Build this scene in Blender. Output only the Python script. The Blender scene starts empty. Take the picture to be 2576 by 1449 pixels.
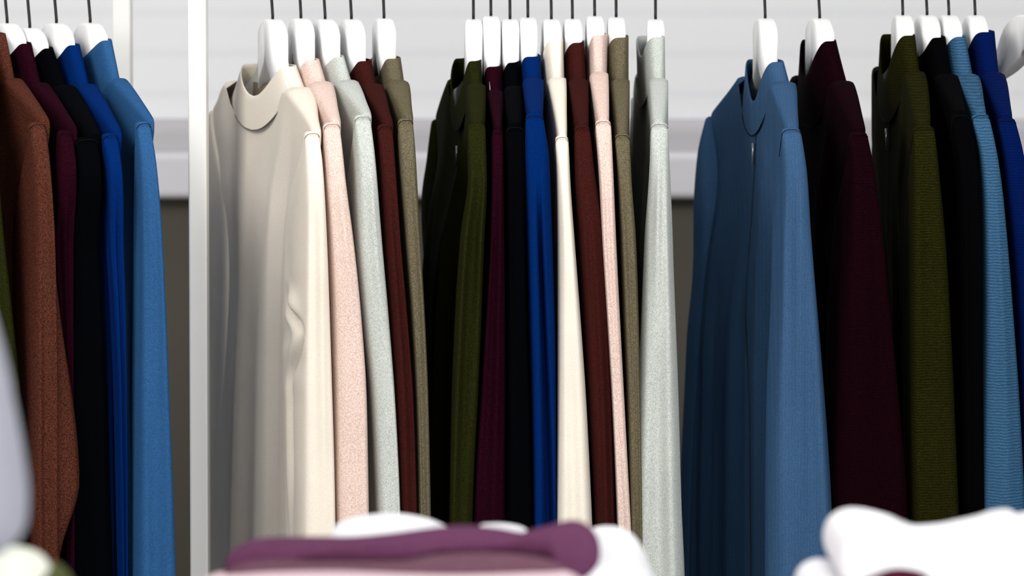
import bpy, bmesh, math, random
import numpy as np
from mathutils import Vector

# ------------------------------------------------------------------ camera, light, exposure
SC = bpy.context.scene
COL = SC.collection
EYE = 1.45          # camera height
D = 3.0             # distance from the camera to the rail plane (Y = 0)
F = 6900.0          # focal length in pixels of the 2576 px wide frame
PY0 = 241.0         # image row of the optical axis (lens shifted down)
PITCH = math.radians(2.0)

cam_d = bpy.data.cameras.new('camera')
cam = bpy.data.objects.new('camera', cam_d)
COL.objects.link(cam)
cam.location = (0, -D, EYE)
cam.rotation_euler = (math.radians(90) - PITCH, 0, 0)
cam_d.sensor_width = 36.0
cam_d.lens = 36.0 * F / 2576.0
cam_d.shift_y = -(724.5 - PY0) / 2576.0
cam_d.clip_start = 0.05
cam_d.dof.use_dof = True
cam_d.dof.focus_distance = 2.80
cam_d.dof.aperture_fstop = 5.8
SC.camera = cam

SC.view_settings.view_transform = 'Standard'
SC.view_settings.look = 'None'
SC.view_settings.gamma = 1.0
SC.view_settings.exposure = 0.0

world = bpy.data.worlds.new('world')
SC.world = world
world.use_nodes = True
bg = world.node_tree.nodes['Background']
bg.inputs[0].default_value = (1.0, 0.99, 0.975, 1)
bg.inputs[1].default_value = 0.36

def area_light(name, loc, target, size, size_y, power, color=(1, 1, 1)):
    l = bpy.data.lights.new(name, 'AREA')
    l.shape = 'RECTANGLE'; l.size = size; l.size_y = size_y
    l.energy = power; l.color = color
    o = bpy.data.objects.new(name, l); COL.objects.link(o)
    o.location = loc
    o.rotation_euler = (Vector(target) - Vector(loc)).to_track_quat('-Z', 'Y').to_euler()
    return o
area_light('ceiling_softbox_front', (0.9, -2.9, 2.75), (0.0, 0.0, 1.2), 1.6, 1.0, 98, (1.0, 0.99, 0.97))
area_light('added_fill_left', (-1.15, -1.2, 2.45), (-0.3, 0.1, 1.1), 0.7, 0.7, 19, (1.0, 0.97, 0.93))  # added fill to lift the beige sweater's front, not a known ceiling lamp
area_light('added_fill_front_left', (-1.25, -3.45, 1.25), (-0.2, 0.0, 1.05), 0.9, 1.5, 30, (1.0, 0.96, 0.91))  # added fill for the left-facing fronts, no window stands behind it
area_light('ceiling_wall_washer', (0.2, 1.2, 2.75), (0.0, 1.8, 1.5), 3.2, 0.25, 12, (0.97, 0.98, 1.0))

# ------------------------------------------------------------------ helpers
CP, SP = math.cos(PITCH), math.sin(PITCH)
def at(px, py, Y):
    """point of the plane y = Y that the photograph shows at pixel (px, py)"""
    dx = (px - 1288.0) / F; dz = -(py - PY0) / F
    ry = CP + dz * SP; rz = -SP + dz * CP
    t = (Y + D) / ry
    return (dx * t, Y, EYE + rz * t)

def smooth(a, b, x):
    t = min(1.0, max(0.0, (x - a) / (b - a)))
    return t * t * (3 - 2 * t)
def lerp(a, b, t): return a + (b - a) * t
def sgnpow(c, p): return math.copysign(abs(c) ** p, c)

class Curve:
    """monotone cubic through (z, value) rows, held straight beyond the ends"""
    def __init__(s, pts):
        pts = sorted(pts)
        s.x = [p[0] for p in pts]; s.y = [p[1] for p in pts]
        n = len(pts)
        if n == 1: s.m = [0.0]; return
        d = [(s.y[i+1]-s.y[i])/(s.x[i+1]-s.x[i]) for i in range(n-1)]
        m = [d[0]] + [0.0 if d[i-1]*d[i] <= 0 else 2*d[i-1]*d[i]/(d[i-1]+d[i]) for i in range(1, n-1)] + [d[-1]]
        s.m = m
    def __call__(s, x):
        if x <= s.x[0]: return s.y[0] + s.m[0]*(x-s.x[0])*0.5
        if x >= s.x[-1]: return s.y[-1]
        i = 0
        while x > s.x[i+1]: i += 1
        h = s.x[i+1]-s.x[i]; t = (x-s.x[i])/h
        return ((2*t**3-3*t*t+1)*s.y[i] + (t**3-2*t*t+t)*h*s.m[i] + (-2*t**3+3*t*t)*s.y[i+1] + (t**3-t*t)*h*s.m[i+1])

def mesh_obj(name, verts, faces, mat, parent=None, origin=(0, 0, 0), smooth_shade=True):
    ox, oy, oz = origin
    me = bpy.data.meshes.new(name)
    me.from_pydata([(x-ox, y-oy, z-oz) for x, y, z in verts], [], faces)
    me.validate()
    bm = bmesh.new(); bm.from_mesh(me)
    bmesh.ops.remove_doubles(bm, verts=bm.verts, dist=1e-6)
    bmesh.ops.recalc_face_normals(bm, faces=bm.faces)
    for f in bm.faces: f.smooth = smooth_shade
    bm.to_mesh(me); bm.free()
    if mat: me.materials.append(mat)
    o = bpy.data.objects.new(name, me); COL.objects.link(o)
    if parent: o.parent = parent
    else: o.location = origin
    return o

def loft(rings, close_first=False, close_last=False, cyclic=True):
    """faces through equal-length rings of points"""
    v = [p for r in rings for p in r]; n = len(rings[0]); f = []
    for j in range(len(rings)-1):
        for i in range(n if cyclic else n-1):
            a = j*n+i; b = j*n+(i+1) % n
            f.append((a, b, b+n, a+n))
    if close_first: f.append(tuple(range(n)))
    if close_last: f.append(tuple(range((len(rings)-1)*n, len(rings)*n)))
    return v, f

def tube(path, r, n=10):
    """round tube through 3-D points, r a number or a list"""
    P = [Vector(p) for p in path]; rings = []
    up = None
    for i, p in enumerate(P):
        d = (P[min(i+1, len(P)-1)] - P[max(i-1, 0)]).normalized()
        if up is None:
            up = d.orthogonal().normalized()
        up = (up - d*up.dot(d)).normalized(); sd = d.cross(up)
        rr = r[i] if isinstance(r, list) else r
        rings.append([tuple(p + (up*math.cos(2*math.pi*k/n) + sd*math.sin(2*math.pi*k/n))*rr) for k in range(n)])
    return loft(rings, True, True)

def box_vf(x0, x1, y0, y1, z0, z1):
    v = [(x, y, z) for z in (z0, z1) for y in (y0, y1) for x in (x0, x1)]
    return v, [(0, 2, 3, 1), (4, 5, 7, 6), (0, 1, 5, 4), (2, 6, 7, 3), (0, 4, 6, 2), (1, 3, 7, 5)]

def bevel(o, w, seg=3, ang=35):
    m = o.modifiers.new('bevel', 'BEVEL'); m.width = w; m.segments = seg
    m.limit_method = 'ANGLE'; m.angle_limit = math.radians(ang)
    return o

def empty(name, loc):
    o = bpy.data.objects.new(name, None); COL.objects.link(o)
    o.location = loc; o.empty_display_size = 0.05
    return o
def tag(o, label=None, cat=None, group=None, kind=None):
    if label: o['label'] = label
    if cat: o['category'] = cat
    if group: o['group'] = group
    if kind: o['kind'] = kind
    return o

# ------------------------------------------------------------------ materials
def lin(c):
    return tuple(((v/255.0)/12.92 if v/255.0 <= 0.04045 else ((v/255.0+0.055)/1.055)**2.4) for v in c)
def new_mat(name):
    m = bpy.data.materials.new(name); m.use_nodes = True
    nt = m.node_tree; b = nt.nodes['Principled BSDF']
    return m, nt, b
def plain(name, rgb, rough=0.5, metal=0.0, spec=0.5):
    m, nt, b = new_mat(name)
    b.inputs['Base Color'].default_value = (*lin(rgb), 1)
    b.inputs['Roughness'].default_value = rough
    b.inputs['Metallic'].default_value = metal
    b.inputs['Specular IOR Level'].default_value = spec
    return m

def fabric(name, rgb, speck=0.18, speck2=None, rib=0.0, rib_scale=130.0, rib_dir='Z', gain=1.0, bump=0.25):
    """knitted cloth: mottled yarn colour, optional second yarn, optional fine rib"""
    m, nt, b = new_mat(name)
    N = nt.nodes; L = nt.links
    c = [min(1, v*gain) for v in lin(rgb)]
    tc = N.new('ShaderNodeTexCoord')
    mp = N.new('ShaderNodeMapping'); mp.inputs['Scale'].default_value = (1, 1, 0.55)
    L.new(tc.outputs['Object'], mp.inputs['Vector'])
    n1 = N.new('ShaderNodeTexNoise'); n1.inputs['Scale'].default_value = 1250; n1.inputs['Detail'].default_value = 2
    L.new(mp.outputs[0], n1.inputs['Vector'])
    r = N.new('ShaderNodeValToRGB')
    lo = [v*(1-speck*1.6) for v in c]; hi = [min(1, v*(1+speck*1.6)) for v in c]
    if speck2: lo = [min(1, v*gain) for v in lin(speck2)]
    r.color_ramp.elements[0].position = 0.36; r.color_ramp.elements[0].color = (*lo, 1)
    r.color_ramp.elements[1].position = 0.64; r.color_ramp.elements[1].color = (*hi, 1)
    L.new(n1.outputs['Fac'], r.inputs[0])
    n2 = N.new('ShaderNodeTexNoise'); n2.inputs['Scale'].default_value = 14; n2.inputs['Detail'].default_value = 3
    L.new(tc.outputs['Object'], n2.inputs['Vector'])
    mr = N.new('ShaderNodeMapRange'); mr.inputs['To Min'].default_value = 0.90; mr.inputs['To Max'].default_value = 1.08
    L.new(n2.outputs['Fac'], mr.inputs['Value'])
    mx = N.new('ShaderNodeMix'); mx.data_type = 'RGBA'; mx.blend_type = 'MULTIPLY'; mx.inputs['Factor'].default_value = 1
    L.new(r.outputs[0], mx.inputs['A']); L.new(mr.outputs[0], mx.inputs['B'])
    col = mx.outputs['Result']; h = n1.outputs['Fac']
    if rib > 0:
        w = N.new('ShaderNodeTexWave'); w.wave_type = 'BANDS'; w.bands_direction = rib_dir
        w.inputs['Scale'].default_value = rib_scale / 6.2832; w.inputs['Distortion'].default_value = 3.5
        w.inputs['Detail'].default_value = 2; w.inputs['Detail Scale'].default_value = 1.2
        L.new(tc.outputs['Object'], w.inputs['Vector'])
        m2 = N.new('ShaderNodeMapRange'); m2.inputs['To Min'].default_value = 1-rib; m2.inputs['To Max'].default_value = 1+rib
        L.new(w.outputs['Fac'], m2.inputs['Value'])
        mx2 = N.new('ShaderNodeMix'); mx2.data_type = 'RGBA'; mx2.blend_type = 'MULTIPLY'; mx2.inputs['Factor'].default_value = 1
        L.new(col, mx2.inputs['A']); L.new(m2.outputs[0], mx2.inputs['B'])
        col = mx2.outputs['Result']
    L.new(col, b.inputs['Base Color'])
    bp = N.new('ShaderNodeBump'); bp.inputs['Strength'].default_value = bump; bp.inputs['Distance'].default_value = 0.0006
    L.new(h, bp.inputs['Height']); L.new(bp.outputs[0], b.inputs['Normal'])
    b.inputs['Roughness'].default_value = 0.95
    b.inputs['Specular IOR Level'].default_value = 0.03
    lum = sum(c)/3
    b.inputs['Sheen Weight'].default_value = 0.0
    return m

M_WHITE = plain('white_lacquer', (228, 229, 230), 0.38, 0, 0.4)
M_HOOK = plain('black_wire', (14, 16, 17), 0.35, 0.6)
M_POST = plain('white_powder_coat', (238, 238, 236), 0.4, 0, 0.4)
M_ZIP = plain('zip_tape_dark', (12, 16, 24), 0.6)
M_PULL = plain('zip_pull_metal', (150, 155, 160), 0.3, 0.9)

# ------------------------------------------------------------------ room
def wall_material():
    m, nt, b = new_mat('painted_boards_white')
    N = nt.nodes; L = nt.links
    tc = N.new('ShaderNodeTexCoord')
    w = N.new('ShaderNodeTexWave'); w.wave_type = 'BANDS'; w.bands_direction = 'Z'
    w.inputs['Scale'].default_value = 4.4; w.inputs['Distortion'].default_value = 0
    L.new(tc.outputs['Object'], w.inputs['Vector'])
    r = N.new('ShaderNodeValToRGB')
    r.color_ramp.elements[0].position = 0.0; r.color_ramp.elements[0].color = (*lin((226, 228, 232)), 1)
    r.color_ramp.elements[1].position = 0.25; r.color_ramp.elements[1].color = (*lin((232, 233, 236)), 1)
    L.new(w.outputs['Fac'], r.inputs[0]); L.new(r.outputs[0], b.inputs['Base Color'])
    b.inputs['Roughness'].default_value = 0.6
    return m
WY = 1.8
zs = at(1288, 385, WY-0.09)[2]      # ledge top at its front edge
zl = at(1288, 500, WY-0.09)[2]
def struct(name, vf, mat):
    o = mesh_obj(name, vf[0], vf[1], mat, None, (0, 0, 0), False); o['kind'] = 'structure'; return o
M_RECESS_SHADE = plain('taupe_recess_shade', (74, 70, 61), 0.75)  # dark colour carries the shade of the recess below the ledge
M_LILAC = plain('pale_lilac_ledge', (204, 203, 209), 0.55)
M_FLOOR = plain('grey_floor', (120, 116, 110), 0.6)
M_SIDE = plain('off_white_plaster', (205, 205, 205), 0.8)
struct('wall_back', box_vf(-2.6, 2.6, WY, WY+0.1, 0, 3.0), wall_material())
struct('recess_shade_panel', box_vf(-2.6, 2.6, WY-0.02, WY+0.001, 0.0, zl+0.01), M_RECESS_SHADE)
bevel(struct('trim_2', box_vf(-2.6, 2.6, WY-0.09, WY+0.001, zl, zs), M_LILAC), 0.012, 4)
bevel(struct('ledge_shade_band', box_vf(-2.6, 2.6, WY-0.05, WY+0.001, zs-0.02, at(1288, 300, WY-0.05)[2]), plain('grey_lilac_shade', (178, 176, 180), 0.6)), 0.045, 6)  # grey strip coloured and rounded as the soft shadow above the ledge
struct('floor', box_vf(-2.6, 2.6, -3.6, WY+0.1, -0.1, 0), M_FLOOR)
struct('ceiling', box_vf(-2.6, 2.6, -3.6, WY+0.1, 3.0, 3.1), M_SIDE)
struct('wall_left', box_vf(-2.7, -2.6, -3.6, WY+0.1, 0, 3.0), M_SIDE)
struct('wall_right', box_vf(2.6, 2.7, -3.6, WY+0.1, 0, 3.0), M_SIDE)

# ------------------------------------------------------------------ rack
RAIL_R = 0.0125
RAIL_Z = at(1288, -70, 0)[2] + RAIL_R
rack = empty('clothes_rack', (0, 0, 0))
tag(rack, 'white metal clothes rack carrying all the hangers, slim square posts at left', 'clothes rack')
def post(x0, x1, Y, dep):
    a = at(x0, 300, Y-dep/2)[0]; b = at(x1, 300, Y-dep/2)[0]
    v, f = box_vf(a, b, Y-dep/2, Y+dep/2, 0.0, RAIL_Z+0.03)
    return bevel(mesh_obj('post', v, f, M_POST, rack, (0, 0, 0), False), 0.002, 2)
post(473, 519, 0.0, 0.026)
post(283, 329, 0.36, 0.024)
post(3150, 3196, 0.0, 0.026)
xa = at(-420, 0, 0)[0]; xb = at(3170, 0, 0)[0]
v, f = tube([(xa, 0, RAIL_Z), (xb, 0, RAIL_Z)], RAIL_R, 24)
mesh_obj('rail', v, f, M_POST, rack)
post(-440, -400, 0.0, 0.026)
xp = at(306, 300, 0.36)[0]
v, f = box_vf(xp-0.009, xp+0.009, 0.0, 0.36, RAIL_Z+0.012, RAIL_Z+0.030)
mesh_obj('crossbar', v, f, M_POST, rack, (0, 0, 0), False)

# ------------------------------------------------------------------ hangers
def make_hanger(X0, zh, slope, zs_fn, label, half=0.0095, endu=0.203, plane=None):
    """flat arched hanger in the plane X = X0 + slope * u, Y = -u"""
    k = 1.0 / math.sqrt(1 + slope*slope)
    nx, ny = k, slope*k                      # normal of the hanger's plane (x, y)
    root = empty('clothes_hanger', (X0, 0, zh))
    tag(root, label, 'clothes hanger', 'white hangers on the rail')
    bell = Curve([(-0.001, 0.0), (0.012, -0.0008), (0.024, -0.006), (0.036, -0.017), (0.048, -0.032), (0.062, max(zs_fn(0.09)-zh+0.012, -0.052)), (0.094, zs_fn(0.095)-zh-0.008)])
    def top(u):
        a = abs(u)
        if a <= 0.094: return bell(a)
        return zs_fn(a)-zh-0.008
    def bot(u):
        a = abs(u)
        return min(top(u) - 0.022, lerp(-0.040, top(0.11)-0.024, (a/0.11)**0.8) if a < 0.11 else top(u)-0.024)
    us = [endu*(-1 + 2*i/60) for i in range(61)]
    up = []; lo = []
    for u in us:
        e = max(0.0, 1 - ((abs(u)-(endu-0.012))/0.012)**2) if abs(u) > endu-0.012 else 1.0
        t, b = top(u), bot(u); m = (t+b)/2
        up.append((u, m+(t-m)*math.sqrt(e))); lo.append((u, m+(b-m)*math.sqrt(e)))
    outl = up + lo[::-1][1:-1]
    n = len(outl)
    cx_ = lambda u, z: 0
    def off(pts, d):
        r = []
        for i in range(n):
            a = pts[i-1]; b = pts[(i+1) % n]
            tx, tz = b[0]-a[0], b[1]-a[1]; l = math.hypot(tx, tz) or 1
            r.append((pts[i][0] - (-tz/l)*d*0 + (tz/l)*-d, pts[i][1] + (-tx/l)*d))
        return r
    prof = [(-half, 0.0030), (-half+0.0012, 0.0009), (-half+0.003, 0.0), (half-0.003, 0.0), (half-0.0012, 0.0009), (half, 0.0030)]
    rings = []
    tp = lambda u: lerp(lerp(1.0, 0.46, smooth(0.032, 0.060, abs(u))), 0.32, smooth(0.08, 0.15, abs(u)))      # arms taper in thickness
    px_ = lambda u: lerp(X0+slope*u, plane(u), smooth(0.06, 0.11, abs(u))) if plane else X0+slope*u
    for vv, ins in prof:
        rings.append([(px_(u)+nx*vv*tp(u), -u+ny*vv*tp(u), zh+z) for u, z in off(outl, ins)])
    v, f = loft(rings, False, False)
    # end faces as strips between upper and lower edge
    for base in (0, (len(prof)-1)*n):
        for i in range(60):
            a, b = base+i, base+i+1
            c = base+(n-i-1) if i+1 < 60 else base+60
            d = base+(n-i) % n if i > 0 else base+0
            q = [a, b, c, d]; q2 = []
            for t in q:
                if t not in q2: q2.append(t)
            if len(q2) >= 3: f.append(tuple(q2))
    mesh_obj('hanger_body', v, f, M_WHITE, root, (X0, 0, zh))
    # wire hook: rises, bows to the far side, closes over the rail
    R = RAIL_R + 0.0016
    pts = [(0, -0.006), (0, 0.004)]
    zc = RAIL_Z - zh
    up_h = zc
    for i in range(1, 9):
        t = i/8; pts.append((-R*math.sin(t*math.pi/2)**1.1, 0.004 + (up_h-0.004)*t))
    for i in range(1, 17):
        a = math.pi - i/16*math.radians(215)
        pts.append((R*math.cos(a), zc+R*math.sin(a)))
    pts3 = [(X0+slope*u*k, -u*k, zh+z) for u, z in pts]
    v, f = tube(pts3, 0.00165, 10)
    mesh_obj('hook', v, f, M_HOOK, root, (X0, 0, zh))
    return root

# ------------------------------------------------------------------ garments
def box_ring(N, n):
    """N points evenly round a superellipse of exponent n, first one at (1, 0)"""
    r = []
    for i in range(N):
        t = 8.0*i/N
        if t <= 1: p, q = 1, t
        elif t <= 3: p, q = 2-t, 1
        elif t <= 5: p, q = -1, 4-t
        elif t <= 7: p, q = t-6, -1
        else: p, q = 1, t-8
        k = (abs(p)**n+abs(q)**n)**(-1.0/n)
        r.append((p*k, q*k))
    return r
UC, UCT, UT = 0.094, 0.068, 0.222     # half width of the collar, depth of the shoulder seam
def make_garment(g, rnd):
    hx, hy = g['hook']; X0, _, zh = at(hx, hy, 0)
    st = g['strip']
    zt = at(0, st[0][0], -UT)[2]
    un = g.get('un', 0.24)                              # how far forward the sleeve hangs
    L_ = Curve([(at(0, y, -un)[2], at(a, y, -un)[0]) for y, a, b in st])
    R_ = Curve([(at(0, y, -un)[2], at(b, y, -un)[0]) for y, a, b in st])
    cx = lambda z: (L_(z)+R_(z))/2
    T = lambda z: (R_(z)-L_(z))/2
    slope = g.get('slope', (cx(zt)-X0)/UT)
    c = g['collar']                                     # top row, left, right, seam row, left, right
    ctX = at((c[1]+c[2])/2, c[0], -UCT)[0]; cbX = at((c[4]+c[5])/2, c[3], -UC)[0]
    ctz = at(0, c[0], -UCT)[2]; zn = at(0, c[3], -UC)[2]
    # the collar always wraps the hanger arm it hangs on
    def wrap(a, b, row, dep, hh):
        l = at(a, row, -dep)[0]; r = at(b, row, -dep)[0]
        m_ = X0+slope*dep
        l = min(l, m_-hh); r = max(r, m_+hh)
        return (l+r)/2, (r-l)/2
    ctX, ct = wrap(c[1], c[2], c[0], UCT, 0.0105)
    cbX, cb = wrap(c[4], c[5], c[3], UC, 0.0092)
    fs = g.get('farslope', slope)
    fbX = at(g['fc'], c[3], UC)[0] if 'fc' in g else X0-fs*UC
    ftX = at(g['fct'], c[0], UCT)[0] if 'fct' in g else X0-fs*UCT
    ztf = at(0, g['fartip'][0], 0.2)[2] if 'fartip' in g else zt
    farX = at(g['fartip'][1], g['fartip'][0], 0.2)[0] if 'fartip' in g else X0-fs*UT
    t0 = g.get('t', 0.012)
    if 'far' in g:
        FX = Curve([(at(0, y, 0.17)[2], at(x, y, 0.17)[0]+t0*0.6) for y, x in g['far']])
    else:
        FX = lambda z: farX + (cx(z)-cx(zt))*0.25
    top_plane = Curve([(-UT, farX), (-UC, fbX), (0, (X0*1+ (fbX+cbX)/2)/2), (UC, cbX), (UT, cx(zt)), (0.25, cx(zt)+slope*0.028)])
    def zsh(u):
        a = abs(u)
        tip = zt if u >= 0 else ztf
        if a <= UC: return zn
        t = (a-UC)/(UT-UC)
        return lerp(zn, tip, min(1.15, t**1.12)) - 0.0
    Ttip = T(zt)*0.95
    def th_top(u):
        a = abs(u)
        return lerp(cb, Ttip, smooth(UC*0.9, UT*0.9, a))
    df = g.get('dip', 0.030)
    def ztop(u, front):
        if abs(u) >= UC: return zsh(u)
        q = max(0, 1-(u/UC)**2)**0.65
        return zn - (df if front else 0.006)*q
    zb = zt - 0.66
    ph = [rnd.uniform(0, 6.28) for _ in range(8)]
    fA = g.get('tfold', 0.0022)
    def ubody(z): return lerp(0.2145, 0.180, smooth(0.0, 0.07, zt-z))
    def P(u, side, s, roof=1.0, dz=0.0, w=1.0):
        """point of the body: u depth, side -1 front / +1 back, s 0..1 down"""
        u_ = u*ubody(zt)/0.225
        ze = ztop(u_, side < 0)
        z = lerp(ze, zb, s)
        um = ubody(z)/0.225
        uu = u*um
        d = max(0.0, ze-z)
        Xe = cx(z)+slope*(um*0.225-0.24)
        Xf = FX(z)
        low = lerp(Xf, Xe, (u+0.225)/0.45)
        X = lerp(top_plane(uu), low, smooth(0.0, 0.22, d))
        tl = min(t0, max(0.004, T(z)*0.85)) if u > 0.12 else t0
        tl = tl*(1+0.35*math.exp(-((d-0.30)/0.2)**2)*0)
        th = lerp(th_top(u_), tl, smooth(0.0, 0.14, d))
        k = smooth(0.03, 0.3, d)*(1-smooth(0.17, 0.22, abs(u)))
        fold = fA*k*(math.sin(52*u+ph[0]+1.5*z)+0.7*math.sin(97*u+ph[1]-2.2*z)+0.4*math.sin(170*u+ph[2]+3*z))
        if 'torso_hook' in g: fold += g['torso_hook'](u, d, side)
        m = smooth(UC, UC+0.012, abs(u_))
        rr = lerp(1.0, roof, m)
        return (X + side*th*w*rr + side*fold*(1 if side < 0 else 0.6)*rr, -uu, z + dz*m)
    root = empty('sweater' if not g.get('zip') else 'zip_jacket', (X0, 0, zn))
    tag(root, g['label'], g.get('cat', 'sweater'), g['group'])
    O = (X0, 0, zn); mat = g['mat']
    # torso
    NP = 112; rings = []; BR = box_ring(NP, 6.0)
    lev = [(0.0, 0.0, 0.0055), (0.0, 0.55, 0.0050), (0.0, 0.86, 0.0032), (0.0, 1.0, 0.0)] + [((i/44)**1.35, 1.0, 0.0) for i in range(1, 45)]
    for s, roof, dz in lev:
        ring = []
        for i in range(NP):
            p_, q_ = BR[i]
            ring.append(P(0.225*p_, -1 if q_ < 0 else 1, s, roof, dz, abs(q_)))
        rings.append(ring)
    v, f = loft(rings)
    mesh_obj('torso', v, f, mat, root, O)
    # sleeves
    def sleeve(sign):
        sd = g.get('sd', 0.042); n = g.get('box', 4.5); A = g.get('sfold', 0.0016)
        zt_ = zt if sign > 0 else ztf
        NS = 96 if not ('side_hook' in g or 'back_hook' in g) else 192; rings = []; SR = box_ring(NS, n)
        L = 0.60
        NR = 54 if 'side_hook' not in g else 150
        rows = [(-0.0055, 0.10), (-0.005, 0.6), (-0.003, 0.9)] + [(L*(i/NR)**1.3, 1.0) for i in range(0, NR+1)]
        q = [rnd.uniform(0, 6.28) for _ in range(6)]
        if sign < 0:
            if 'farsl' in g:
                FL = Curve([(at(0, y, 0.24)[2], at(a, y, 0.24)[0]) for y, a, b in g['farsl']])
                FR = Curve([(at(0, y, 0.24)[2], at(b, y, 0.24)[0]) for y, a, b in g['farsl']])
                fcx = lambda z: (FL(z)+FR(z))/2; fT = lambda z: (FR(z)-FL(z))/2
            else:
                fcx = lambda z: FX(z)-fs*0.02 + (farX-FX(ztf))*(1-smooth(0, 0.2, ztf-z)); fT = lambda z: min(0.017, T(z))
        for d, w in rows:
            z = zt_ - d
            dd = max(d, 0)
            unear = 0.24 - 0.0225*math.exp(-dd/0.035)
            ufar = 0.24 - lerp(0.034, 2*sd, smooth(0, 0.11, dd)**0.8)*(1-0.25*smooth(0.2, 0.6, dd))
            if sign > 0: unear -= (0.24-un)*smooth(0.02, 0.12, dd)
            uc, ur = (unear+ufar)/2, (unear-ufar)/2
            if sign > 0: c0, tt = cx(z), T(z)
            else: c0, tt = fcx(z), fT(z)
            ring = []
            for i in range(NS):
                cu, sv = SR[i]
                k = smooth(0.01, 0.12, dd)
                rip = A*k*(math.sin(3.4*sv+q[0]+3.5*z)*1.1+math.sin(5.6*sv+q[1]-5*z)*0.75+0.35*math.sin(8.5*sv+q[2]+6*z)*math.sin(7*z+q[4]))*max(0, cu)
                if 'sleeve_hook' in g and sign > 0: rip += g['sleeve_hook'](sv, dd)*max(0, cu)
                side = A*0.8*k*math.sin(60*cu*ur+q[3]+5*z)*(1-abs(cu)**2)
                u = uc + ur*cu*(0.6+0.4*w) + rip
                vv = tt*sv*w + side*math.copysign(1, sv)*abs(sv)**6
                if 'side_hook' in g and sign > 0 and sv < 0: vv -= g['side_hook'](cu, dd)*abs(sv)**8*(1-abs(cu)**6)
                if 'back_hook' in g and sign > 0 and sv > 0: vv += g['back_hook'](cu, dd)*sv**8
                us = sign*u
                X = c0 + (slope if sign > 0 else fs)*(us - sign*0.24) + vv
                ring.append((X, -us, z))
            rings.append(ring)
        v, f = loft(rings, True, False)
        mesh_obj('sleeve', v, f, mat, root, O)
    sleeve(1); sleeve(-1)
    # collar
    NC = 72; dt = g.get('topdip', 0.022)
    hC = ctz-zn
    def cring(k, inset, lift=0.0):
        r = []
        for i in range(NC):
            a = 2*math.pi*i/NC
            cu, sv = sgnpow(math.cos(a), 0.62), sgnpow(math.sin(a), 0.62)
            a_ = lerp(UC+0.001, UCT, k**0.8)
            q_ = max(0.0, 1-cu*cu)
            fr = q_**0.65 if math.sin(a) < 0 else 0.0
            bk = q_**0.65 if math.sin(a) > 0 else 0.0
            zbz = zn - df*fr - 0.006*bk - 0.003
            ztz = ctz - 0.0035*(1-q_) *0 - dt*(q_**1.15 if math.sin(a) < 0 else 0.0) + 0.002*bk - 0.004*(1-math.cos(math.pi*min(1, abs(abs(sv)))))*0
            z = lerp(zbz, ztz, k)
            q = (cu+1)/2
            Xc = lerp(lerp(fbX, cbX, q), lerp(ftX, ctX, q), k)
            th = lerp(cb+0.0012, ct, k) - inset
            aa = a_ - inset
            wob = 0.0010*math.sin(3*a+ph[3])*k
            r.append((Xc + sv*max(0.0015, th) + wob, -aa*cu, z+lift))
        return r
    rings = [cring(k/7, 0) for k in range(8)] + [cring(1, 0.0006, 0.0010), cring(1, 0.0016, 0.0010), cring(1, 0.0022, 0)] + [cring(1-k/6, 0.0022) for k in range(1, 7)]
    v, f = loft(rings)
    mesh_obj('collar', v, f, mat, root, O)
    if g.get('seam', True):
        sm = g.get('seam_mat', mat)
        base = cring(0, -0.0002)
        keep = [base[i] for i in range(NC)] + [base[0]]
        v, f = tube(keep, 0.0007, 6)
        mesh_obj('collar_seam', v, f, sm, root, O)
        pts = []
        for i in range(25):
            t = -1+2*i/24
            u = 0.221-0.004*(abs(t)**3) 
            pts.append((cx(zt)+slope*(u-0.24)+T(zt)*0.97*t, -u, zt+0.0035-0.004*abs(t)**4))
        for k in range(1, 4):   # carries on down the front of the armhole
            pts.insert(0, (cx(zt-0.006*k)+slope*(0.221-0.006*k-0.24)-T(zt-0.006*k)*0.99-0.0006, -(0.219-0.0065*k), zt-0.001-0.008*k))
        v, f = tube(pts, 0.00035, 6)
        mesh_obj('sleeve_seam', v, f, sm, root, O)
    if g.get('zip'):
        for nm, wd, offs, mt in (('zip_placket', g.get('zipw', 0.0042), 0.0009, g.get('zip_mat', M_ZIP)),):
            rings = []
            for j in range(70):
                s = (j/69)**1.1*0.98+0.002
                row = []
                for k in range(5):
                    u = (k/4*2-1)*wd + lerp(g.get('zipu', (0, 0))[0], g.get('zipu', (0, 0))[1], smooth(0.0, 0.5, s))
                    a = math.asin(min(1, max(-1, 1)))
                    p = P(u, -1, s)
                    row.append((p[0]-offs-0.0006*(1-(k/2-1)**2), p[1], p[2]))
                rings.append(row)
            v, f = loft(rings, cyclic=False)
            zp = mesh_obj(nm, v, f, mt, root, O)
        p = P(g.get('zipu', (0, 0))[0], -1, g.get('pull', 0.03))
        px, py_, pz = p[0]-0.003, p[1], p[2]
        v, f = tube([(px, py_, pz), (px-0.001, py_-0.001, pz-0.010), (px-0.0005, py_-0.001, pz-0.022)], [0.0018, 0.0012, 0.0020], 8)
        po = mesh_obj('zip_pull', v, f, g.get('pull_mat', M_PULL), zp, O)
    if g.get('tape'):
        rings = []
        for k in range(2):
            row = []
            for i in range(13):
                t = -1+2*i/12; a = math.pi/2 + t*0.9
                cu, sv = math.cos(a), math.sin(a)
                q = (cu+1)/2
                Xc = lerp(fbX, cbX, q)
                row.append((Xc+sv*(cb-0.0045), -UC*0.86*cu, zn-0.004-0.006*sv-0.012+0.018*k+0.004))
            rings.append(row)
        v, f = loft(rings, cyclic=False)
        mesh_obj('neck_tape', v, f, g['tape'], root, O)
    make_hanger(X0, zh, (cx(zt)-X0)/UT if 'hslope' not in g else g['hslope'], lambda u: min(zsh(u), zsh(-u)), g['hlabel'], plane=top_plane)
    return root

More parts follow.
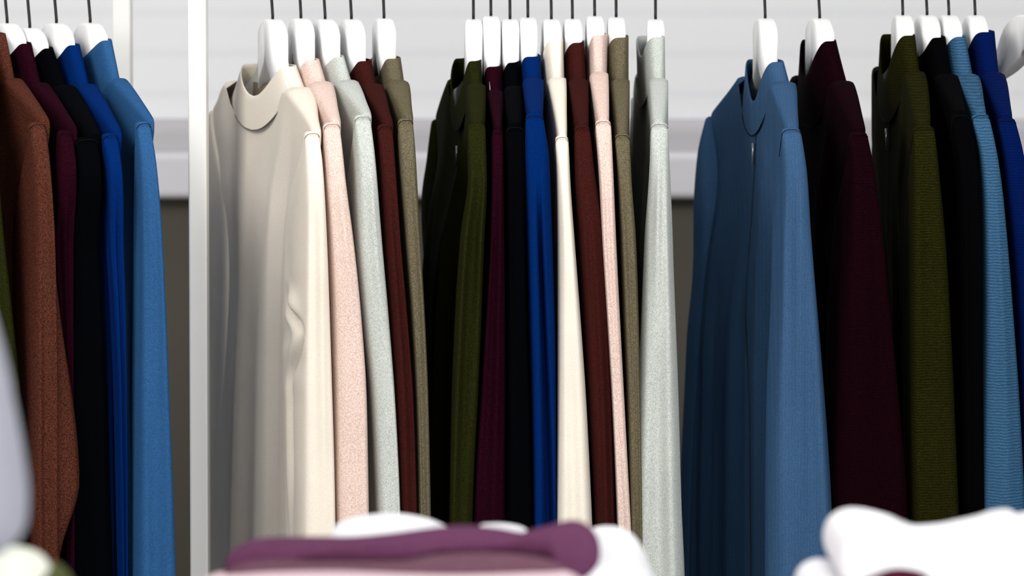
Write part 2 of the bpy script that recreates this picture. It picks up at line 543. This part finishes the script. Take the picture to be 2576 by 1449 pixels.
# fabrics
W = 0.46
FB = dict(
 brown=fabric('brown_melange_knit', (120, 68, 54), 0.22, (72, 38, 28), gain=W*0.9),
 burg=fabric('burgundy_knit', (62, 12, 36), 0.3, gain=W*0.62),
 black=fabric('blue_black_knit', (8, 11, 22), 0.2, gain=W*0.4),
 royal=fabric('royal_blue_knit', (3, 56, 140), 0.10, gain=W*0.85),
 steel=fabric('steel_blue_knit', (62, 118, 180), 0.12, gain=W),
 beige=fabric('light_beige_jersey', (228, 219, 206), 0.03, gain=1.0, bump=0.1),
 pink=fabric('pale_pink_melange', (228, 208, 199), 0.09, (206, 176, 166), gain=0.93),
 sage=fabric('pale_sage_melange', (203, 207, 203), 0.07, (172, 179, 174), gain=0.9),
 dbrown=fabric('dark_red_brown_knit', (86, 38, 34), 0.2, gain=W*0.88),
 taupe=fabric('olive_taupe_melange', (146, 136, 112), 0.16, (112, 104, 78), gain=W),
 olive=fabric('dark_olive_knit', (58, 62, 24), 0.25, gain=W*0.68),
 cream=fabric('cream_jersey', (232, 224, 211), 0.03, gain=1.0, bump=0.1),
 jblue=fabric('denim_blue_jersey', (78, 118, 164), 0.10, rib=0.05, rib_scale=620, rib_dir='X', gain=W*1.05),
 jburg=fabric('deep_burgundy_jersey', (44, 6, 22), 0.3, rib=0.25, rib_scale=800, gain=W*0.52),
 jolive=fabric('moss_ribbed_jersey', (60, 60, 20), 0.25, rib=0.3, rib_scale=700, gain=W*0.55),
 jblack=fabric('black_jersey', (7, 8, 13), 0.2, gain=W*0.5),
 jsteel=fabric('steel_blue_ribbed_jersey', (74, 122, 164), 0.1, rib=0.30, rib_scale=640, gain=W),
 jroyal=fabric('deep_royal_blue_jersey', (4, 34, 108), 0.12, rib=0.2, rib_scale=700, gain=W*0.85),
)
M_SEAM_L = plain('grey_seam_thread_shade', (110, 104, 96), 0.9)  # greyed thread paints the seam groove shadow; the beige collar line is real
M_SEAM_D = plain('dark_seam_thread_shade', (14, 10, 10), 0.95, 0, 0.1)  # thread darkened to paint the shadow along the seams
M_TAPE = plain('taupe_neck_tape', (120, 108, 92), 0.9)

def beige_fold(u, d, side):
    if side > 0: return 0
    r = 0.0
    # hanging pleats down the front and the pinched crease under the armpit
    r += 0.0045*smooth(0.10, 0.4, d)*math.exp(-((u+0.055)/0.028)**2)
    r -= 0.0040*smooth(0.10, 0.4, d)*math.exp(-((u-0.01)/0.022)**2)
    r += 0.0035*smooth(0.12, 0.4, d)*math.exp(-((u-0.07)/0.025)**2)
    return r

def pinch(cu, d):
    """gathered cloth at the elbow: a sharp tuck with ridges and a long crease falling from it"""
    g_ = lambda x, m, w: math.exp(-((x-m)/w)**2)
    r = 0.0
    a = (d-0.183) - 0.020*(cu-0.3)          # slanting tuck
    r += 0.0055*g_(a, -0.010, 0.010)*g_(cu, 0.25, 0.5)
    r -= 0.0075*g_(a, 0.002, 0.0045)*g_(cu, 0.35, 0.45)
    r += 0.0060*g_(a, 0.014, 0.010)*g_(cu, 0.05, 0.4)
    b = cu - lerp(0.75, -0.05, smooth(0.195, 0.26, d))
    r -= 0.0070*g_(b, 0.05, 0.10)*smooth(0.19, 0.215, d)*(1-smooth(0.30, 0.40, d))
    r += 0.0035*g_(b, -0.22, 0.16)*smooth(0.19, 0.23, d)*(1-smooth(0.34, 0.46, d))
    r += 0.0016*math.sin(150*d+3*cu)*g_(d, 0.21, 0.05)
    return r

G1 = 'sweaters hung left of the white post'
G2 = 'sweaters hung just right of the white post'
G3 = 'sweaters in the middle cluster'
G4 = 'jackets hung at the right'
SPECS = [
 # ---- left cluster
 dict(name='o0', hook=(-150, 60), collar=(60, -95, -40, 130, -85, -25), strip=[(300, -75, -28), (450, -70, 4), (600, -60, 18), (820, -50, 42), (1000, -45, 60), (1449, -40, 80)],
      mat='olive', group=G1, label='dark olive sweater cut off by the left edge, only its sleeve edge showing', t=0.010),
 dict(name='b1', hook=(-45, 55), collar=(88, -20, 26, 200, 5, 52), strip=[(322, 94, 134), (450, 93, 140), (600, 92, 146), (800, 89, 151), (1000, 87, 154), (1200, 86, 155), (1449, 88, 157)],
      mat='brown', group=G1, label='heathered mid brown sweater at the far left, with pale shoulder edge', t=0.014, back_hook=lambda cu, d: (0.0255*(1-smooth(0.66, 0.84, cu)) - 0.005*math.exp(-((cu-0.88)/0.055)**2))*smooth(0.10, 0.36, d)*(1-smooth(0.36, 0.45, d)), dip=0.035),
 dict(name='u2', hook=(18, 58), collar=(112, 38, 78, 210, 90, 118), strip=[(342, 178, 212), (450, 170, 215), (600, 174, 217), (800, 184, 217), (1000, 196, 218), (1200, 207, 219), (1449, 198, 221)],
      mat='burg', group=G1, label='burgundy knit sweater between the brown and the black sweater at left', t=0.009, un=0.216, sd=0.020),
 dict(name='k3', hook=(75, 70), collar=(124, 95, 136, 215, 145, 185), strip=[(360, 222, 276), (600, 220, 288), (800, 220, 300), (1000, 220, 310), (1449, 224, 320)],
      mat='black', group=G1, label='blue-black sweater left of the royal blue one in the left cluster', t=0.011, sd=0.024, un=0.212),
 dict(name='r4', hook=(142, 58), collar=(116, 160, 212, 213, 196, 240), strip=[(350, 284, 322), (450, 290, 326), (600, 298, 333), (800, 310, 338), (1000, 318, 341), (1449, 325, 345)],
      mat='royal', group=G1, label='royal blue sweater left of the steel blue one near the slim back post', t=0.012, sd=0.020, un=0.222),
 dict(name='s5', hook=(227, 57), collar=(104, 238, 280, 200, 277, 315), strip=[(320, 362, 397), (400, 362, 403), (600, 362, 416), (800, 360, 426), (1000, 357, 434), (1200, 356, 442), (1449, 355, 449)],
      mat='steel', group=G1, label='steel blue sweater, last of the left cluster before the white post', t=0.010, sd=0.022),
 # ---- second cluster
 dict(name='c6', hook=(686, 48), collar=(170, 688, 764, 222, 708, 790), fc=606, fct=624, fartip=(290, 535),
      strip=[(345, 780, 817), (450, 775, 824), (600, 772, 832), (800, 768, 839), (1000, 765, 845), (1200, 765, 850), (1449, 765, 853)],
      far=[(300, 540), (400, 572), (650, 566), (960, 553), (1300, 538), (1449, 532)], farsl=[(290, 515, 545), (400, 512, 560), (600, 512, 558), (1449, 500, 545)],
      mat='beige', group=G2, label='light beige mock neck sweater with its whole front and round collar showing', t=0.022, sd=0.062, box=5, dip=0.046, topdip=0.034, seam_mat='L', tape=True, torso_hook=beige_fold, side_hook=pinch, tfold=0.0012),
 dict(name='p7', hook=(757, 46), collar=(154, 770, 812, 208, 786, 836), strip=[(322, 825, 866), (450, 828, 876), (600, 836, 895), (800, 845, 915), (1000, 850, 928), (1200, 852, 932), (1449, 855, 936)],
      mat='pink', group=G2, label='pale pink heathered sweater right behind the light beige one', t=0.012, seam_mat='L'),
 dict(name='g8', hook=(818, 48), collar=(146, 836, 880, 206, 862, 900), strip=[(303, 905, 945), (400, 906, 953), (600, 910, 968), (800, 925, 985), (1000, 945, 1000), (1200, 955, 1010), (1449, 962, 1018)],
      mat='sage', group=G2, label='pale sage grey sweater between pale pink and dark brown sweaters', t=0.012, sd=0.05, seam_mat='L'),
 dict(name='d9', hook=(884, 48), collar=(156, 900, 945, 214, 920, 962), strip=[(327, 962, 999), (450, 966, 1004), (600, 974, 1013), (800, 988, 1030), (1000, 1000, 1045), (1200, 1008, 1052), (1449, 1014, 1058)],
      mat='dbrown', group=G2, label='dark red-brown sweater next to the olive taupe one, second cluster', t=0.011),
 dict(name='t10', hook=(966, 46), collar=(150, 972, 1015, 206, 990, 1028), strip=[(312, 1009, 1047), (400, 1010, 1052), (600, 1022, 1063), (800, 1038, 1074), (1000, 1049, 1082), (1200, 1055, 1086), (1449, 1058, 1090)],
      mat='taupe', group=G2, label='olive taupe heathered sweater closing the second cluster before the dark olive jacket', t=0.013),
 # ---- middle cluster
 dict(name='j11', hook=(1191, 48), collar=(156, 1164, 1216, 214, 1178, 1222), fc=1150, fct=1152, fartip=(312, 1103),
      strip=[(325, 1178, 1223), (450, 1178, 1226), (600, 1160, 1218), (800, 1145, 1212), (1000, 1135, 1205), (1200, 1130, 1196), (1449, 1126, 1190)],
      far=[(312, 1104), (400, 1092), (500, 1078), (620, 1074), (1449, 1088)],
      mat='olive', group=G3, label='dark olive zip jacket with shadowed front, first of the middle cluster', cat='jacket', t=0.020, zip=True, zipw=0.002, dip=0.05, topdip=0.05, sd=0.035, sfold=0.004, tfold=0.004, seam=False),
 dict(name='u12', hook=(1235, 40), collar=(170, 1221, 1265, 230, 1224, 1267), strip=[(340, 1240, 1267), (600, 1232, 1272), (800, 1220, 1275), (1000, 1208, 1275), (1200, 1196, 1272), (1449, 1190, 1270)],
      mat='burg', group=G3, label='narrow burgundy sweater between dark olive jacket and black sweater', t=0.008, sfold=0.003),
 dict(name='k13', hook=(1283, 48), collar=(160, 1270, 1312, 220, 1272, 1315), strip=[(330, 1275, 1320), (600, 1276, 1323), (800, 1276, 1327), (1000, 1276, 1333), (1449, 1274, 1342)],
      mat='black', group=G3, label='blue-black sweater left of the royal blue one in the middle cluster', t=0.009),
 dict(name='r14', hook=(1328, 44), collar=(145, 1314, 1364, 200, 1322, 1368), strip=[(300, 1324, 1370), (400, 1322, 1383), (600, 1326, 1390), (800, 1332, 1396), (1000, 1338, 1399), (1200, 1342, 1400), (1449, 1344, 1402)],
      mat='royal', group=G3, label='royal blue sweater left of the cream one, with a deep sleeve fold', t=0.010, sleeve_hook=lambda sv, d: -0.026*smooth(0.05, 0.16, d)*math.exp(-((sv-lerp(0.05, 0.35, smooth(0.1, 0.5, d)))/lerp(0.16, 0.5, smooth(0.1, 0.55, d)))**2)),
 dict(name='c15', hook=(1387, 48), collar=(103, 1370, 1424, 195, 1384, 1424), strip=[(355, 1400, 1434), (450, 1404, 1438), (600, 1405, 1449), (800, 1404, 1465), (1000, 1402, 1480), (1200, 1400, 1491), (1449, 1398, 1502)],
      mat='cream', group=G3, label='cream sweater with a tall collar, between royal blue and brown sweaters', t=0.009, seam_mat='L', box=3.2),
 dict(name='d16', hook=(1440, 47), collar=(110, 1424, 1476, 200, 1434, 1480), strip=[(330, 1448, 1488), (450, 1450, 1500), (600, 1460, 1525), (800, 1474, 1535), (1000, 1486, 1542), (1200, 1498, 1545), (1449, 1510, 1550)],
      mat='dbrown', group=G3, label='dark red-brown sweater right of the cream one in the middle cluster', t=0.009, sfold=0.003),
 dict(name='p17', hook=(1496, 40), collar=(92, 1480, 1532, 183, 1490, 1530), strip=[(315, 1500, 1540), (450, 1508, 1546), (600, 1514, 1552), (800, 1526, 1562), (1000, 1538, 1573), (1200, 1547, 1584), (1449, 1556, 1598)],
      mat='pink', group=G3, label='pale pink heathered sweater between dark brown and olive taupe in the middle cluster', t=0.009, seam_mat='L'),
 dict(name='t18', hook=(1550, 43), collar=(97, 1534, 1588, 200, 1541, 1584), strip=[(350, 1548, 1586), (450, 1556, 1590), (600, 1564, 1600), (800, 1572, 1607), (1000, 1580, 1612), (1200, 1585, 1616), (1449, 1590, 1620)],
      mat='taupe', group=G3, label='olive taupe sweater left of the gap before the single sage sweater', t=0.009),
 dict(name='g19', hook=(1649, 48), collar=(96, 1630, 1681, 200, 1636, 1680), fc=1622, fct=1618, fartip=(255, 1607),
      strip=[(322, 1638, 1682), (450, 1634, 1687), (600, 1625, 1691), (800, 1614, 1700), (1000, 1603, 1710), (1200, 1594, 1718), (1449, 1588, 1728)],
      mat='sage', group=G3, label='pale sage grey sweater hanging alone, last of the middle cluster', t=0.013, seam_mat='L', box=3.0, sfold=0.004),
 # ---- right cluster
 dict(name='j20', hook=(1925, 46), collar=(158, 1934, 1984, 208, 1952, 2002), fc=1890, fct=1894, fartip=(305, 1797),
      strip=[(335, 1975, 2024), (450, 1974, 2040), (600, 1968, 2052), (800, 1962, 2068), (1000, 1952, 2082), (1200, 1946, 2094), (1449, 1942, 2106)],
      far=[(310, 1800), (400, 1785), (500, 1776), (700, 1765), (850, 1752), (1000, 1747), (1200, 1740), (1449, 1736)],
      mat='jblue', group=G4, label='denim blue zip jacket with standing collar and whole front showing', cat='jacket', t=0.014, zip=True, zipw=0.0013, zipu=(0.028, 0.075), dip=0.058, topdip=0.045, sd=0.045, sfold=0.0035, tfold=0.003, seam_mat='D', box=3.2, pull=0.02),
 dict(name='j21', hook=(2062, 46), collar=(106, 2052, 2118, 205, 2096, 2146), fc=2022, fct=2030,
      strip=[(345, 2150, 2196), (450, 2146, 2212), (600, 2134, 2232), (800, 2120, 2252), (1000, 2110, 2272), (1200, 2103, 2288), (1449, 2098, 2300)],
      mat='jburg', group=G4, label='very dark burgundy jacket with high collar, right of the denim blue one', cat='jacket', t=0.018, dip=0.05, topdip=0.04, sd=0.05),
 dict(name='j22', hook=(2271, 38), collar=(92, 2248, 2316, 180, 2278, 2326), fc=2222, fct=2232,
      strip=[(330, 2305, 2358), (450, 2297, 2370), (600, 2292, 2385), (800, 2291, 2398), (1000, 2291, 2408), (1200, 2294, 2416), (1449, 2298, 2424)],
      mat='jolive', group=G4, label='moss green zip jacket with tall standing collar and a thin zip pull', cat='jacket', t=0.016, zip=True, zipw=0.0022, dip=0.055, topdip=0.05, sd=0.045, pull=0.015),
 dict(name='j23', hook=(2332, 38), collar=(97, 2334, 2388, 190, 2370, 2410), strip=[(300, 2405, 2450), (450, 2415, 2470), (600, 2420, 2476), (1000, 2424, 2480), (1449, 2430, 2484)],
      mat='jblack', group=G4, label='black jersey jacket between the moss green and the steel blue one', cat='jacket', t=0.012),
 dict(name='j24', hook=(2387, 38), collar=(95, 2392, 2440, 190, 2416, 2462), strip=[(300, 2455, 2500), (400, 2472, 2518), (500, 2476, 2532), (600, 2477, 2542), (800, 2478, 2558), (1000, 2476, 2572), (1200, 2474, 2582), (1449, 2474, 2592)],
      mat='jsteel', group=G4, label='steel blue ribbed jacket between black and royal blue ones at right', cat='jacket', t=0.012),
 dict(name='j25', hook=(2453, 38), collar=(83, 2448, 2512, 185, 2478, 2526), strip=[(310, 2520, 2566), (400, 2532, 2585), (500, 2540, 2600), (600, 2550, 2615), (800, 2566, 2630), (1449, 2590, 2670)],
      mat='jroyal', group=G4, label='deep royal blue jacket next to the empty hanger at the right edge', cat='jacket', t=0.014),
]
HL = {
 'o0': 'white hanger holding the dark olive sweater cut off by the left edge',
 'b1': 'white hanger holding the mid brown sweater at far left, mostly beyond the edge',
 'u2': 'white hanger holding the burgundy sweater of the left cluster',
 'k3': 'white hanger, lowest of the left cluster, holding its blue-black sweater',
 'r4': 'white hanger holding the royal blue sweater of the left cluster',
 's5': 'white hanger holding the steel blue sweater nearest the white post',
 'c6': 'white hanger rising from the open collar of the light beige sweater',
 'p7': 'white hanger holding the pale pink sweater behind the light beige one',
 'g8': 'white hanger holding the sage sweater of the second cluster',
 'd9': 'white hanger holding the dark brown sweater of the second cluster',
 't10': 'white hanger holding the olive taupe sweater of the second cluster',
 'j11': 'white hanger, seen edge on, holding the dark olive zip jacket',
 'u12': 'white hanger, seen edge on, holding the narrow burgundy sweater in the middle cluster',
 'k13': 'white hanger, seen edge on, holding the blue-black sweater in the middle cluster',
 'r14': 'white hanger, seen edge on, holding the royal blue sweater in the middle cluster',
 'c15': 'white hanger holding the cream sweater in the middle cluster',
 'd16': 'white hanger holding the dark brown sweater in the middle cluster',
 'p17': 'white hanger holding the pale pink sweater in the middle cluster',
 't18': 'white hanger holding the olive taupe sweater in the middle cluster',
 'g19': 'white hanger holding the sage sweater that hangs alone',
 'j20': 'white hanger rising out of the denim blue zip jacket',
 'j21': 'white hanger holding the very dark burgundy jacket',
 'j22': 'white hanger holding the moss green zip jacket',
 'j23': 'white hanger holding the black jersey jacket at right',
 'j24': 'white hanger holding the steel blue ribbed jacket at right',
 'j25': 'white hanger holding the deep royal blue jacket at right',
}
rnd = random.Random(7)
for g in SPECS:
    g['seam_mat'] = {'L': M_SEAM_L, 'D': M_SEAM_D}.get(g.get('seam_mat', 'D'))
    if g.get('tape'): g['tape'] = M_TAPE
    g['mat'] = FB[g['mat']]
    g['hlabel'] = HL[g['name']]
    make_garment(g, rnd)
# empty hanger at the right edge
hX, _, hz = at(2592, 36, 0)
make_hanger(hX, hz, 0.42, lambda u: hz-0.058-0.045*max(0, (abs(u)-0.075)/0.145), 'empty white hanger with no garment, cut off by the right edge')

# ------------------------------------------------------------------ display table and folded clothes in the foreground
TZ = at(1288, 1449, -1.3)[2] - 0.10
M_TABLE = plain('white_laminate', (232, 232, 232), 0.45)
tb = empty('display_table', (0, -1.45, 0))
tag(tb, 'white display table below the folded clothes, under the bottom edge', 'table')
v, f = box_vf(-0.75, 0.75, -1.95, -1.02, TZ-0.03, TZ)
bevel(mesh_obj('tabletop', v, f, M_TABLE, tb, (0, -1.45, 0), False), 0.004, 2)
for x in (-0.70, 0.70):
    for y in (-1.90, -1.07):
        v, f = box_vf(x-0.025, x+0.025, y-0.025, y+0.025, 0, TZ-0.03)
        mesh_obj('leg', v, f, M_TABLE, tb, (0, -1.45, 0), False)

def catmull(pts, n=8):
    out = []; N = len(pts)
    for i in range(N):
        p0, p1, p2, p3 = pts[i-1], pts[i], pts[(i+1) % N], pts[(i+2) % N]
        for k in range(n):
            t = k/n
            out.append(tuple(0.5*((2*p1[j]) + (-p0[j]+p2[j])*t + (2*p0[j]-5*p1[j]+4*p2[j]-p3[j])*t*t + (-p0[j]+3*p1[j]-3*p2[j]+p3[j])*t**3) for j in range(2)))
    return out
def folded(name, outline, Yb, depth, mat, parent=None, origin=(0, 0, 0), rnd_=0.03, wob=0.002, front_drop=0.0, sag=0.0):
    """soft folded cloth: closed outline at its back edge Yb, running forward by depth with rounded ends"""
    Yo = Yb-depth*0.8 if sag else Yb      # a sagging piece is outlined near its front
    P2 = [(at(x, y, Yo)[0], at(x, y, Yo)[2]) for x, y in outline]
    P2 = [(x, max(z, TZ+0.001)) for x, z in P2]
    P2 = catmull(P2, 8)
    P2 = [(x, max(z, TZ+0.0005)) for x, z in P2]
    cx_ = sum(p[0] for p in P2)/len(P2); cz_ = sum(p[1] for p in P2)/len(P2)
    rings = []
    K = 26
    for k in range(K+1):
        t = k/K
        y = Yb - depth*t
        e = min(t, 1-t)*depth
        ins = 0.0 if e > rnd_ else rnd_*(1-math.sqrt(max(0, 1-(1-e/rnd_)**2)))
        ring = []
        n = len(P2)
        for i, (x, z) in enumerate(P2):
            a, b = P2[i-1], P2[(i+1) % n]
            tx, tz = b[0]-a[0], b[1]-a[1]; l = math.hypot(tx, tz) or 1
            nx, nz = tz/l, -tx/l
            # pull towards the middle for the rounded ends
            dx, dz = cx_-x, cz_-z; dl = math.hypot(dx, dz) or 1
            q = min(ins, dl*0.9)
            w = wob*math.sin(26*y+31*x+2.0*z)+wob*0.6*math.sin(71*y-17*x)
            zz = z+dz/dl*q + w*(1 if z > cz_ else 0) - front_drop*t*(1 if z > cz_ else 0)
            zz -= sag*max(0.0, y-Yo)
            ring.append((x+dx/dl*q, y, max(zz, TZ+0.0005)))
        rings.append(ring)
    v, f = loft(rings, True, True)
    return mesh_obj(name, v, f, mat, parent, origin)

F_PLUM = fabric('plum_brushed_knit', (104, 62, 92), 0.12, gain=0.72)
F_MAUVE = fabric('mauve_brown_knit', (112, 80, 94), 0.15, gain=0.72)
F_WHITE = fabric('white_brushed_cotton', (226, 226, 231), 0.02, gain=1.0, bump=0.1)
F_BLUSH = fabric('blush_white_cotton', (214, 190, 198), 0.03, gain=0.9, bump=0.1)
F_LAV = fabric('pale_lavender_grey_cotton', (150, 152, 164), 0.05, gain=1.0, bump=0.1)
F_SAGEF = fabric('pale_sage_cotton', (214, 218, 206), 0.04, gain=1.0, bump=0.1)
F_OLIVEF = fabric('olive_green_cotton', (78, 84, 52), 0.15, gain=0.9)

o = at(1000, 1500, -1.25)
bw = folded('folded_shirt', [(840, 1500), (838, 1340), (862, 1302), (930, 1287), (1010, 1284), (1085, 1296), (1130, 1318), (1200, 1312), (1215, 1302), (1270, 1300), (1320, 1312), (1345, 1345), (1400, 1380), (1495, 1345), (1540, 1322), (1590, 1342), (1622, 1390), (1645, 1460), (1655, 1620), (1600, 1820), (1200, 1900), (860, 1800)],
            -1.10, 0.13, F_WHITE, rnd_=0.02)
tag(bw, 'white folded shirt stacked behind the plum sweater', 'folded shirt', 'folded clothes on the display table')
root = empty('folded_sweater', at(1040, 1500, -1.3))
tag(root, 'plum and mauve folded sweater with rounded right fold, in front of the white shirt', 'folded sweater', 'folded clothes on the display table')
ro = tuple(root.location)
folded('top_layer', [(566, 1432), (582, 1388), (636, 1358), (760, 1350), (880, 1348), (980, 1338), (1080, 1325), (1170, 1320), (1250, 1327), (1330, 1340), (1400, 1318), (1450, 1312), (1490, 1334), (1510, 1376), (1503, 1420), (1465, 1452), (1425, 1430), (1380, 1402), (1250, 1382), (1120, 1384), (980, 1402), (820, 1406), (680, 1408), (610, 1436)],
       -1.24, 0.07, F_PLUM, root, ro, rnd_=0.012, wob=0.0006, sag=0.2)
folded('lower_layer', [(556, 1470), (575, 1430), (640, 1404), (820, 1404), (980, 1400), (1120, 1382), (1250, 1380), (1380, 1398), (1440, 1430), (1462, 1465), (1400, 1480), (1000, 1470), (700, 1480)],
       -1.244, 0.07, F_MAUVE, root, ro, rnd_=0.010, wob=0.0006, sag=0.2)
bl = folded('folded_shirt', [(480, 1620), (490, 1490), (545, 1428), (800, 1420), (1100, 1418), (1350, 1418), (1440, 1430), (1490, 1510), (1540, 1760), (1000, 1800), (520, 1780)],
            -1.285, 0.16, F_BLUSH, rnd_=0.02)
tag(bl, 'blush white folded shirt under the plum and mauve sweater', 'folded shirt', 'folded clothes on the display table')

root = empty('folded_sweatshirt', at(2300, 1500, -1.3))
tag(root, 'bulky white folded sweatshirt with rounded folds at bottom right', 'folded sweatshirt', 'folded clothes on the display table')
ro = tuple(root.location)
folded('top_layer', [(2062, 1345), (2070, 1298), (2105, 1272), (2150, 1272), (2190, 1295), (2235, 1312), (2310, 1308), (2400, 1292), (2480, 1276), (2525, 1264), (2560, 1280), (2650, 1270), (2760, 1300), (2800, 1400), (2780, 1450), (2500, 1440), (2300, 1432), (2240, 1424), (2140, 1420), (2085, 1395)],
       -1.25, 0.13, F_WHITE, root, ro, rnd_=0.022, wob=0.0006)
folded('lower_layer', [(1990, 1470), (1998, 1415), (2040, 1390), (2090, 1400), (2150, 1440), (2300, 1470), (2500, 1440), (2760, 1440), (2800, 1600), (2700, 1780), (2300, 1800), (2050, 1760), (1995, 1600)],
       -1.27, 0.13, F_WHITE, root, ro, rnd_=0.022, wob=0.0006)

lv = folded('draped_sweater', [(-330, 520), (-200, 420), (-120, 450), (-60, 540), (-20, 640), (12, 760), (46, 880), (72, 1000), (92, 1120), (102, 1230), (88, 1310), (20, 1350), (-60, 1375), (-200, 1400), (-340, 1390), (-380, 900)],
            -1.66, 0.10, F_LAV, rnd_=0.04, wob=0.003)
tag(lv, 'pale lavender grey sweater draped upright, blurred at the left edge', 'sweater')
sg = folded('folded_shirt', [(-360, 1440), (-340, 1376), (-150, 1362), (20, 1362), (90, 1372), (125, 1396), (135, 1425), (110, 1452), (0, 1470), (-200, 1480)],
            -1.52, 0.13, F_SAGEF, rnd_=0.012, wob=0.0006)
tag(sg, 'pale sage folded shirt at the bottom left corner', 'folded shirt', 'folded clothes on the display table')
ol = folded('folded_shirt', [(-360, 1520), (-300, 1475), (0, 1470), (100, 1450), (130, 1405), (160, 1405), (195, 1450), (215, 1530), (215, 1760), (0, 1830), (-340, 1830)],
            -1.50, 0.15, F_OLIVEF, rnd_=0.012, wob=0.0006)
tag(ol, 'olive green folded shirt beneath the pale sage one, bottom left', 'folded shirt', 'folded clothes on the display table')

bs = folded('folded_shirt', [(2120, 1500), (2150, 1462), (2190, 1440), (2240, 1422), (2290, 1424), (2330, 1440), (2320, 1480), (2240, 1510)],
            -1.392, 0.05, fabric('wine_red_fold_shade', (84, 22, 48), 0.1, gain=0.6), rnd_=0.008, wob=0.0003)  # dark sliver stands in for the shadow line between the white folds
tag(bs, 'wine red sliver standing in for the shadow line in the bulky white sweatshirt folds', 'folded shirt', 'folded clothes on the display table')
